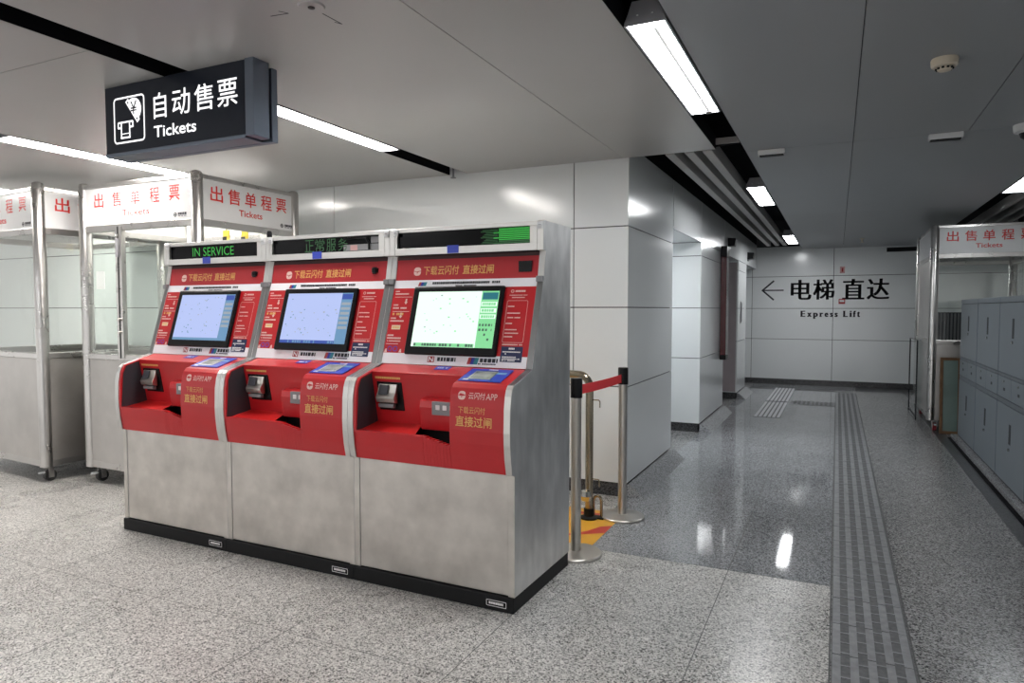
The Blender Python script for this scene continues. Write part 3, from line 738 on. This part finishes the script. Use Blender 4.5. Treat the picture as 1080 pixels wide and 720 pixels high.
A = Vector((-1.312, 2.774)); ma = R(-.8); E1 = Vector((math.cos(ma), math.sin(ma)))
m0 = make_machine(); mach = [m0, copy_tree(m0), copy_tree(m0)]
labels = ['red ticket machine with a lavender screen, leftmost and nearest the kiosks', 'red ticket machine with a blue screen, in the middle of the row', 'red ticket machine with a pale green screen, nearest the belt barrier']
for k, o in enumerate(mach):
    p = A-E1*(HWm+(2-k)*W)
    o.location = (p.x, p.y, 0); o.rotation_euler = (0, 0, ma); o['label'] = labels[k]; o['group'] = 'ticket machines in a row'
    # LED window
    ld = MB().box(U(-.873), U(-.074), .350, .356, 1.729, 1.814, 'ledoff')
    PL = lambda x, z: (U(x), .3492, z)
    if k == 0:
        ld.text('IN SERVICE', (-.665, -.290, 1.744, 1.800), PL, 'green', off=0.0)
    elif k == 1:
        for ch, x0 in zip('正常服务', (-.625, -.545, -.460, -.375)): ld.text(ch, (x0, x0+.070, 1.736, 1.808), PL, 'greend', off=-.004)
        # loose cable and pale board seen through the right end of the glass
        ld.box(U(-.335), U(-.08), .3495, .351, 1.733, 1.768, 'grey'); ld.box(U(-.285), U(-.235), .349, .3495, 1.735, 1.765, 'stickpink')
        ld.tube([(U(-.33), .346, 1.80), (U(-.24), .346, 1.806), (U(-.17), .346, 1.80), (U(-.15), .346, 1.77), (U(-.15), .346, 1.735)], .007, 'blackp', 8)
        ld.box(U(-.14), U(-.08), .3495, .351, 1.772, 1.806, 'grey')
    else:
        for i in range(9):
            z0 = 1.733+i*.0088; x0 = -.255 if i % 3 else -.285
            ld.poly([PL(x0, z0), PL(-.082, z0), PL(-.082, z0+.0062), PL(x0, z0+.0062)], 'green' if i > 1 else 'greend')
        for i in range(10):
            z0 = 1.735+i*.0075; ld.poly([PL(-.36+.01*(i % 4), z0), PL(-.26, z0), PL(-.26, z0+.003), PL(-.36+.01*(i % 4), z0+.003)], 'greend')
    ld.build('led_display', o)
    # fascia camera
    cm = MB()
    if k == 2: cm.box(U(-.141), U(-.069), .3445, .362, 1.587, 1.642, 'blackp')
    else:
        cm.lathe([(.020, -.012), (.020, .012), (.012, .016)], 'blackp', (U(-.112), .350, 1.617), 16); cm.box(U(-.13), U(-.105), .346, .362, 1.598, 1.636, 'blackp')
    cm.build('camera_window', o)
    # screen picture
    sc = MB(); PSn = lambda x, y: slope(x, y, .0206)
    PS2 = lambda x, y: slope(x, y, .0210); PS3 = lambda x, y: slope(x, y, .0214)
    def rq(x0, x1, y0, y1, m, P): sc.poly([P(x0, y0), P(x1, y0), P(x1, y1), P(x0, y1)], m)
    if k == 2:
        rq(-.706, -.224, .092, .390, 'scrG', PSn); rq(-.322, -.224, .092, .390, 'scrGs', PS2)
        rq(-.316, -.228, .345, .382, 'scrGt', PS3)
        for y in (.310, .276, .244): rq(-.318, -.228, y, y+.022, 'scrG', PS3); dashes(sc, lambda x, y: slope(x, y, .0218), -.312, -.236, y+.004, .014, 'scrGs', int(y*999), 1, .15)
        for y in (.205, .180, .155, .130): dashes(sc, PS3, -.315, -.24, y, .012, 'scrMk2', int(y*997), .6, .6)
        rq(-.690, -.330, .093, .112, 'scrGs', PS2); dashes(sc, PS3, -.690, -.330, .096, .014, 'scrMk2', 5, .8, .25)
        rn = random.Random(2)
        for i in range(26):
            x, y = -.69+.35*rn.random(), .13+.24*rn.random(); a = .003+.004*rn.random()
            rq(x, x+a*1.6, y, y+a, rn.choice(('scrMk', 'scrGs', 'scrGs')), PS2)
    else:
        rq(-.706, -.224, .092, .390, 'scrB', PSn); rq(-.300, -.224, .092, .390, 'scrBs', PS2)
        rq(-.298, -.226, .352, .384, 'scrBd', PS3)
        for y in (.318, .290, .262, .234, .206, .178): rq(-.294, -.230, y, y+.016, 'scrMk', PS3)
        if k == 1:
            rq(-.706, -.300, .092, .110, 'scrBd', PS2); dashes(sc, PS3, -.700, -.305, .094, .014, 'scrBs', 5, .6, .4)
        else: rq(-.706, -.300, .092, .108, 'scrBs', PS2)
        rn = random.Random(3+k)
        for i in range(40):
            x, y = -.69+.37*rn.random(), .13+.24*rn.random(); a = .003+.004*rn.random()
            rq(x, x+a*1.6, y, y+a, rn.choice(('scrMk', 'scrBs')), PS2)
    mon = [q for q in bpy.data.objects if q.parent == o and q.name.startswith('monitor')][0]
    sc.build('display', mon)
k = MB().lathe([(.016, 0), (.016, .03), (.012, .045), (.0, .048)], 'blackp', (0, 0, 0), 16)
ob = k.build('black_knob', smooth=True); q = A-E1*(2*W+.03)-Vector((0, -.40)); ob.location = (q.x, q.y, 1.838)
tag(ob, 'small black knob standing on top of the leftmost ticket machine', 'knob')

# ------------------------------------------------------------------ kiosks
def kiosk(label, loc, rz, w_, d_, H, front_text, side_text, colH, doorpost=None, redcaster=False, sheet_left=False):
    o = thing('ticket_kiosk', label, 'kiosk', loc, rz, 'steel and glass ticket kiosks')
    hw, hd = w_/2, d_/2; pr = .045
    z0, zl, zs0, zs1 = .13, 1.00, H-.32, H-.03
    for sx in (-1, 1):
        for sy in (-1, 1):
            MB().lathe([(.02, z0-.01), (pr, z0), (pr, colH-.03), (pr*.85, colH-.012), (pr*.45, colH-.002), (0, colH)], 'kiosk', (sx*(hw-pr*.7), sy*(hd-pr*.7), 0), 24).build('post', o, smooth=True)
            cst = MB()
            cx_, cy_ = sx*(hw-.08), sy*(hd-.08)
            cst.cylax((cx_-.018, cy_, .046), (cx_+.018, cy_, .046), .045, 'redwheel' if redcaster else 'rubber', 16)
            cst.box(cx_-.026, cx_-.020, cy_-.02, cy_+.02, .03, z0-.006, 'kiosk'); cst.box(cx_+.020, cx_+.026, cy_-.02, cy_+.02, .03, z0-.006, 'kiosk')
            cst.box(cx_-.03, cx_+.03, cy_-.03, cy_+.03, z0-.016, z0-.004, 'kiosk')
            cst.box(cx_-.012, cx_+.012, cy_-.085, cy_-.04, .07, .084, 'whitep')
            cst.build('caster', o)
    MB().box(-hw+.03, hw-.03, -hd+.03, hd-.03, z0, z0+.03, 'darkgrey').build('base_plate', o)
    # lower sheet panels, ledges, sign rails: per side
    sides = {'front': ((-hw+pr, hw-pr), 'y', -hd), 'right': ((-hd+pr, hd-pr), 'x', hw), 'back': ((-hw+pr, hw-pr), 'y', hd), 'left': ((-hd+pr, hd-pr), 'x', -hw)}
    def sb(mb, side, a0, a1, z0_, z1_, in0, in1, m):
        (lo, hi), ax, pos = sides[side]; sg = 1 if pos < 0 else -1
        p0, p1 = pos+sg*in0, pos+sg*in1
        if ax == 'y': mb.box(a0, a1, p0, p1, z0_, z1_, m)
        else: mb.box(p0, p1, a0, a1, z0_, z1_, m)
    def pane(mb, side, a0, a1, z0_, z1_, in0, m):
        (lo, hi), ax, pos = sides[side]; p = pos+(1 if pos < 0 else -1)*in0
        if ax == 'y': mb.poly([(a0, p, z0_), (a1, p, z0_), (a1, p, z1_), (a0, p, z1_)], m)
        else: mb.poly([(p, a0, z0_), (p, a1, z0_), (p, a1, z1_), (p, a0, z1_)], m)
    for side, ((lo, hi), ax, pos) in sides.items():
        g = MB(); sb(g, side, lo, hi, z0, zl, .012, .03, 'kioskbody'); sb(g, side, lo, hi, z0, z0+.05, .008, .012, 'kiosk'); g.build('lower_panel', o)
        g = MB(); sb(g, side, lo, hi, zl, zl+.05, .0, .05, 'kiosk'); g.build('ledge', o, bevel=.006)
        g = MB(); sb(g, side, lo, hi, zs0-.05, zs0, .006, .05, 'kiosk'); sb(g, side, lo, hi, zs1, H, .0, .05, 'kiosk')
        sb(g, side, lo, lo+.03, zl+.05, zs0-.05, .008, .04, 'kiosk'); sb(g, side, hi-.03, hi, zl+.05, zs0-.05, .008, .04, 'kiosk')
        g.build('frame', o, bevel=.003)
        g = MB(); pane(g, side, lo+.03, hi-.03, zl+.05, zs0-.05, .022, 'kioskbody' if (side == 'left' and sheet_left) else 'glass'); g.build('glass_pane', o)
        g = MB(); sb(g, side, lo, hi, zs0, zs1, .012, .028, 'signpanel'); so = g.build('sign_panel', o)
        if side == 'back' or (side == 'left' and not side_text): continue
        def PK(x, z, side=side, off=.010):
            if side == 'front': return (x, -hd+off, z)
            if side == 'right': return (hw-off, x, z)
            return (-hw+off, -x, z)
        t_ = MB(); half = (hi-lo)/2; hh = zs1-zs0
        ch_h = .40*hh; zc_ = zs0+.47*hh
        for i, ch in enumerate('出售单程票'):
            cx_ = (i-2)*half*.345
            cw = ch_h*.98
            t_.text(ch, (cx_-cw/2, cx_+cw/2, zc_, zc_+ch_h), PK, 'signink', off=.012)
        t_.text('Tickets', (-half*.25, half*.25, zs0+.20*hh, zs0+.37*hh), PK, 'signink', off=.012)
        t_.build('lettering', so); t_ = MB()
        # roundel mark with unreadably small name
        cx_, cz_, rr = half*.70, zs0+.12*hh, .017
        ring = [2*math.pi*k/16 for k in range(17)]
        for a_, b_ in zip(ring, ring[1:]):
            t_.poly([PK(cx_+rr*math.cos(a_), cz_+rr*math.sin(a_)), PK(cx_+rr*math.cos(b_), cz_+rr*math.sin(b_)), PK(cx_+.6*rr*math.cos(b_), cz_+.6*rr*math.sin(b_)), PK(cx_+.6*rr*math.cos(a_), cz_+.6*rr*math.sin(a_))], 'dkink')
        t_.poly([PK(cx_-.010, cz_-.004), PK(cx_+.010, cz_-.004), PK(cx_+.010, cz_+.004), PK(cx_-.010, cz_+.004)], 'dkink')
        dashes(t_, PK, cx_+.03, cx_+.125, cz_-.004, .018, 'dkink', 80, 1., .15); dashes(t_, PK, cx_+.03, cx_+.12, cz_-.014, .006, 'dkink', 81, .9, .2)
        t_.build('logo', so)
    if doorpost is not None:
        g = MB(); g.box(doorpost-.035, doorpost+.035, -hd-.008, -hd+.03, zl+.02, zs0-.02, 'kiosk')
        g.box(doorpost-.006, doorpost+.004, -hd-.012, -hd-.008, zl+.02, zs0-.02, 'blackm')
        dp = g.build('door_post', o, bevel=.004)
        g = MB().box(doorpost-.014, doorpost+.014, -hd-.024, -hd-.008, 1.80, 1.94, 'grey'); g.lathe([(.010, 0), (.010, .02)], 'chrome', (doorpost, -hd-.018, 1.955), 12)
        g.build('door_closer', dp, bevel=.003)
        for z_ in (1.32, 1.22): MB().tube([(doorpost, -hd-.008, z_), (doorpost, -hd-.026, z_)], .012, 'chrome', 12).build('lock', dp)
        g = MB().box(-hw+.15, -hw+.25, -hd+.03, -hd+.034, 1.56, 1.70, 'innerwhite')
        g.build('notice', o)
    return o, hw, hd
# left pair + right one
KA = kiosk('steel ticket kiosk cut by the left edge of the photo, in front of its neighbour', (-6.325, 3.885, 0), R(-4.5), 1.30, 1.10, 2.37, True, True, 2.41)
KB = kiosk('steel ticket kiosk right behind the leftmost ticket machine, glowing white sign', (-4.815, 3.985, 0), 0, 1.33, 1.03, 2.375, True, True, 2.40, doorpost=-.185)
KC = kiosk('steel ticket kiosk on the right beyond the grey lockers', (1.50, 9.88, 0), 0, 1.08, 1.56, 2.345, True, False, 2.36, redcaster=True, sheet_left=True)
# equipment inside the right kiosk: ribbed grey cabinet
eq = MB().box(1.12, 1.46, 10.0, 10.5, .162, 1.36, 'darkgrey')
for i in range(9): eq.box(1.125+.037*i, 1.145+.037*i, 9.985, 10.0, 1.0, 1.35, 'grey')
tag(eq.build('equipment_cabinet', bevel=.004), 'dark ribbed grey cabinet seen through the right kiosk glass', 'cabinet')
# yellow tags inside the kiosk behind the machines
for x, y, lab in ((-4.50, 4.05, 'round yellow tag hanging inside the kiosk, nearer its rounded post'), (-4.37, 4.12, 'yellow and black tag hanging inside the kiosk above the left machine')):
    g = MB().box(x-.004, x+.004, y-.004, y+.004, 2.0, 2.359, 'blackp')
    g.box(x-.035, x+.035, y-.008, y+.004, 1.96, 2.04, 'yellowtag'); g.box(x-.036, x+.01, y-.010, y-.008, 1.958, 1.99, 'blackp')
    tag(g.build('hanging_tag', bevel=.003), lab, 'tag')
# clear screen beside the right kiosk
sc = thing('glass_screen', 'low clear glass screen with thin grey edges beside the right kiosk', 'screen', (.925, 10.45, 0))
MB().poly([(0, -.46, .04), (0, .46, .04), (0, .46, 1.0), (0, -.46, 1.0)], 'glass2').build('pane', sc)
g = MB()
for a, b_ in ((-.47, -.46), (.46, .47)): g.box(-.008, .008, a, b_, .0, 1.01, 'lockdark')
g.box(-.008, .008, -.46, .46, 1.0, 1.01, 'grey'); g.box(-.008, .008, -.46, .46, .03, .04, 'lockdark'); g.build('edge_frame', sc)

# ------------------------------------------------------------------ lockers
def make_locker():
    o = thing('locker', '', 'locker')
    wd, dp, h = .955, .48, 1.455; hw = wd/2          # local: front faces -X at x=0, width along y
    MB().box(.012, dp, -hw+.001, hw-.001, 0, h, 'lockmid').build('carcass', o)
    MB().box(-.006, dp, -hw+.001, hw-.001, h-.045, h, 'locker').build('top_rail', o, bevel=.003)
    MB().box(.004, .012, -hw+.001, hw-.001, .0, h-.045, 'lockdark').build('door_gap', o)
    def door(z0, z1, hz, kz):
        d_ = MB().box(-.006, .006, -hw+.006, hw-.006, z0, z1, 'locker').build('door', o, bevel=.003)
        MB().box(-.0075, -.0055, -.030, .030, hz-.075, hz+.075, 'lockdark').build('handle_recess', d_)
        MB().tube([(-.005, 0, kz), (-.016, 0, kz)], .012, 'chrome', 12).build('lock', d_)
    door(.90-.045, 1.405, 1.255-.045, 1.15-.045)
    door(.020, .66-.045, .455-.045, .34-.045)
    for sy in (-1, 1):
        y0, y1 = (-hw+.006, -.003) if sy < 0 else (.003, hw-.006)
        d_ = MB().box(-.006, .006, y0, y1, .705-.045, .870-.045, 'locker').build('drawer', o, bevel=.003)
        MB().box(-.0075, -.0055, (y0+y1)/2-.028, (y0+y1)/2+.028, .765-.045, .787-.045, 'lockdark').build('handle_recess', d_)
        MB().tube([(-.005, (y0+y1)/2, .838-.045), (-.014, (y0+y1)/2, .838-.045)], .009, 'chrome', 10).build('lock', d_)
    MB().box(-.004, .010, -hw+.003, hw-.003, .828, .852, 'lockmid').build('rail', o)
    MB().box(-.004, .010, -hw+.003, hw-.003, .620, .656, 'lockmid').build('rail', o)
    return o
l0 = make_locker(); lk = [l0, copy_tree(l0), copy_tree(l0)]
for i, (o, yy) in enumerate(zip(lk, (6.215, 7.175, 8.135))):
    o.location = (1.197, yy, .045)
    o['label'] = ('grey steel locker unit cut by the right edge, nearest the camera', 'grey steel locker unit in the middle of the row', 'grey steel locker unit at the far end beside the kiosk')[i]
    o['group'] = 'grey locker units along the right side'
# framed board leaning between locker and kiosk
bd = thing('framed_board', 'brown wood framed glass board leaning in the gap between lockers and kiosk', 'board', (1.135, 8.93, 0))
bd.rotation_euler = (R(-5), 0, 0)
g = MB()
g.box(-.075, -.045, -.012, .012, .005, .86, 'wood'); g.box(.095, .125, -.012, .012, .005, .86, 'wood'); g.box(-.045, .095, -.012, .012, .83, .86, 'wood'); g.box(-.045, .095, -.012, .012, .005, .04, 'wood')
g.build('frame', bd, bevel=.003)
MB().box(-.045, .095, -.004, .004, .04, .83, 'paper').build('panel', bd)

# ------------------------------------------------------------------ stanchions
def make_post():
    o = thing('stanchion', '', 'barrier post')
    MB().lathe([(0, 0), (.148, 0), (.150, .005), (.149, .012), (.144, .017), (.06, .022), (.034, .026), (0, .026)], 'satin', seg=48).build('base', o, smooth=True)
    MB().lathe([(.029, .022), (.029, .955)], 'satin', seg=32).build('pole', o, smooth=True)
    g = MB().lathe([(.034, .900), (.034, 1.005), (.031, 1.012), (0, 1.012)], 'blackp', seg=32)
    g.build('belt_head', o, smooth=True)
    return o
p1 = make_post(); p2 = copy_tree(p1)
P1p, P2p = Vector((-1.325, 3.634, 0)), Vector((-1.283, 4.425, 0))
p1.location = P1p; p2.location = P2p
p1['label'] = 'steel belt post standing against the end of the rightmost ticket machine'
p2['label'] = 'steel belt post with red webbing, standing before the white column corner'
for o in (p1, p2): o['group'] = 'belt barrier posts'
b = MB(); n = 12; top = []; bot = []
for k in range(n+1):
    t_ = k/n; y = .035+(P1p.y-P2p.y+.0)*1*t_*-1
    yy = -.036+(P1p.y-P2p.y+.072)*t_
    z = .968-.005*4*t_*(1-t_)
    xx = (P1p.x-P2p.x)*t_; top.append((xx, yy, z)); bot.append((xx, yy, z-.055))
for k in range(n): b.poly([top[k], top[k+1], bot[k+1], bot[k]], 'belt')
bo = b.build('belt', p2)
sm = bo.modifiers.new('thick', 'SOLIDIFY'); sm.thickness = .003
MB().box(-.052, -.032, -.757, -.745, .905, .975, 'blackp').build('belt_clip', p2, bevel=.002)

# bronze pipe gate standing behind the machines
g = thing('pipe_gate', 'bent bronze pipe gate folded away behind the rightmost ticket machine', 'gate', (-1.475, 4.30, 0))
pts = [(-.62, 0, .965), (-.10, 0, .965)]
for k in range(1, 9):
    a = R(90-90*k/8); pts.append((-.08+.08*math.cos(a), 0, .885+.08*math.sin(a)))
pts += [(0, 0, .06)]
MB().tube(pts, .026, 'bronze', 18).build('rail', g, smooth=True)
MB().lathe([(.06, 0), (.06, .012), (.034, .02), (.034, .07), (0, .07)], 'blackm', (0, 0, 0), 20).build('floor_flange', g, smooth=True)
MB().lathe([(0, .118), (.03, .128), (.042, .16), (.03, .192), (0, .202)], 'chrome', (-.012, -.028, 0), 18).build('hinge_ball', g, smooth=True)
for z_ in (.80, .27):
    MB().tube([(.02, 0, z_), (.065, 0, z_), (.072, 0, z_-.01), (.072, 0, z_-.05)], .004, 'bronze', 8).build('hook', g)
k = thing('floor_latch', 'brass coloured upright latch fitting on the yellow floor sticker', 'latch', (-1.425, 4.33, 0))
MB().tube([(-.028, 0, .01), (-.028, 0, .12), (-.018, 0, .145), (0, 0, .152), (.018, 0, .145), (.028, 0, .12), (.028, 0, .01)], .010, 'bronze', 12).build('loop', k, smooth=True)
MB().box(-.05, .05, -.03, .03, 0, .012, 'blackm').build('foot', k, bevel=.003)
# yellow floor sticker
y = MB().poly([(-2.05, 3.70, .0015), (-1.285, 3.70, .0015), (-1.285, 4.40, .0015), (-1.37, 4.50, .0015), (-2.05, 4.50, .0015)], 'yellow')
y.poly([(-1.56, 3.86, .0022), (-1.285, 4.05, .0022), (-1.285, 4.21, .0022), (-1.35, 4.16, .0022), (-1.40, 4.04, .0022)], 'redvinyl')
y.poly([(-1.62, 4.37, .0022), (-1.34, 4.38, .0022), (-1.31, 4.44, .0022), (-1.6, 4.42, .0022)], 'redvinyl')
tag(y.build('floor_sticker'), 'yellow floor sticker with a red stripe beside the end machine', 'floor sticker')

# ------------------------------------------------------------------ tactile paving
t = MB(); rn = random.Random(4)
t.box(.006, .304, 1.2, 12.55, 0, .004, 'tact')
y = 1.2
while y < 12.4:
    for k in range(5):                                   # long flat bars
        x0 = .010+.0640*k; t.box(x0, x0+.030, y+.004, y+.296, .004, .008, 'tactbar')
    for k in range(4):                                   # staggered cross ribs between them
        x0 = .040+.064*k
        for j in range(3):
            yy = y+.02+.095*j+.03*(k % 3)
            if yy < y+.29: t.box(x0, x0+.034, yy, yy+.010, .004, .007, 'tactbar')
    y += .30
tag(t.build('tactile_strip'), 'long grey tactile guiding strip running down the corridor floor', 'tactile paving')
t = MB()
for y0, y1 in ((9.35, 10.95), (11.05, 12.95)):
    t.box(-.965, -.640, y0, y1, 0, .004, 'tact')
    for k in range(6): t.box(-.955+.055*k, -.920+.055*k, y0+.02, y1-.02, .004, .008, 'tactsteel')
tag(t.build('tactile_strip'), 'short shiny pale tactile strip near the far left end of the corridor', 'tactile paving')
t = MB()
t.box(-.60, .0, 10.80, 11.25, 0, .003, 'tact')
for i in range(10):
    for j in range(6): t.lathe([(.018, 0), (.014, .005), (0, .005)], 'tactbar', (-.57+.06*i, 10.85+.07*j, .003), 8)
tag(t.build('tactile_strip'), 'dotted tactile patch joining the two guiding strips', 'tactile paving')

# ------------------------------------------------------------------ ceiling fittings
s = thing('smoke_detector', 'round ivory smoke detector on the dark ceiling at upper right', 'smoke detector', (.405, 3.58, CE))
MB().lathe([(0, 0), (.052, 0), (.054, -.006), (.052, -.030), (.046, -.036), (.034, -.038), (0, -.038)][::-1], 'ivory', seg=32).build('body', s, smooth=True)
MB().lathe([(0, -.054), (.024, -.052), (.030, -.046), (.032, -.036), (0, -.036)], 'ivory', seg=24).build('dome', s, smooth=True)
g = MB()
for k in range(10):
    a = 2*math.pi*k/10; g.box(.031*math.cos(a)-.005, .031*math.cos(a)+.005, .031*math.sin(a)-.005, .031*math.sin(a)+.005, -.047, -.040, 'blackm')
g.build('vents', s)
for x0, x1, lab in ((-.52, -.345, 'small white box on the ceiling seam beside the lamp slot'), (.50, .685, 'small white box on the ceiling seam below the smoke detector')):
    o = thing('ceiling_box', lab, 'ceiling box', ((x0+x1)/2, 5.09, CE), 0, 'white boxes on the ceiling seam')
    MB().box(-(x1-x0)/2, (x1-x0)/2, -.03, .03, -.034, 0, 'whitep').build('casing', o, bevel=.004)
    MB().box(-(x1-x0)/2+.01, (x1-x0)/2-.01, -.02, .032, -.040, -.034, 'blackm').build('underside', o)
s = thing('ceiling_camera', 'white dome security camera cut by the right edge of the ceiling', 'camera', (1.01, 5.05, CE))
MB().lathe([(0, -.05), (.055, -.05), (.074, -.042), (.078, -.01), (.078, 0), (0, 0)], 'whitep', seg=32).build('base', s, smooth=True)
MB().lathe([(0, -.092), (.022, -.088), (.040, -.074), (.048, -.05), (0, -.05)], 'blackp', seg=24).build('dome', s, smooth=True)
s = thing('ceiling_sprinkler', 'tiny brass sprinkler on the far ceiling', 'sprinkler', (.327, 12.0, CE))
MB().lathe([(0, 0), (.035, 0), (.035, -.01), (.012, -.014), (.012, -.05), (.03, -.054), (.03, -.06), (0, -.06)][::-1], 'ivory', seg=16).build('head', s, smooth=True)
s = thing('ceiling_sprinkler', 'tiny sprinkler under the ceiling slot before the white wall', 'sprinkler', (-2.80, 4.79, CE))
MB().lathe([(0, -.055), (.022, -.052), (.022, -.046), (.008, -.04), (.008, .06), (0, .06)], 'grey', seg=16).build('head', s, smooth=True)
s = thing('ceiling_sensor', 'round white ceiling sensor with a dark centre at the top edge', 'sensor', (-1.747, 1.975, CE))
MB().lathe([(0, -.006), (.045, -.006), (.05, 0), (0, 0)], 'ceil', seg=28).build('plate', s, smooth=True)
MB().lathe([(0, -.010), (.012, -.009), (.013, -.006), (0, -.006)], 'blackp', seg=16).build('lens', s, smooth=True)
for pts, lab in ((((-1.945, 1.975), (-1.865, 1.985), (-1.885, 1.955)), 'thin dark arrow mark on the ceiling left of the round sensor'), (((-1.752, 2.040), (-1.748, 2.148), (-1.762, 2.120)), 'thin dark arrow mark on the ceiling right of the round sensor')):
    g = MB()
    PC = lambda x, y: (x, y, CE-.0012)
    for a, b_ in zip(pts, pts[1:]): bar(g, *a, *b_, .006, 'dkink', PC)
    tag(g.build('ceiling_mark'), lab, 'mark', 'arrow marks on the ceiling')

# ------------------------------------------------------------------ world, camera
wd = bpy.data.worlds.new('station_ambient'); scn.world = wd; wd.use_nodes = True
bg = wd.node_tree.nodes['Background']; bg.inputs['Color'].default_value = (1, .985, .965, 1); bg.inputs['Strength'].default_value = 1.15
cam = bpy.data.cameras.new('camera'); co = bpy.data.objects.new('camera', cam); COL.objects.link(co)
cam.lens = 24; cam.sensor_width = 36; cam.sensor_fit = 'HORIZONTAL'; cam.clip_start = .05; cam.clip_end = 100
co.location = (0, 0, 1.4); co.rotation_euler = (R(90-2.7036), 0, R(25.448))
scn.camera = co
scn.view_settings.view_transform = 'Standard'; scn.view_settings.look = 'None'; scn.view_settings.exposure = 0
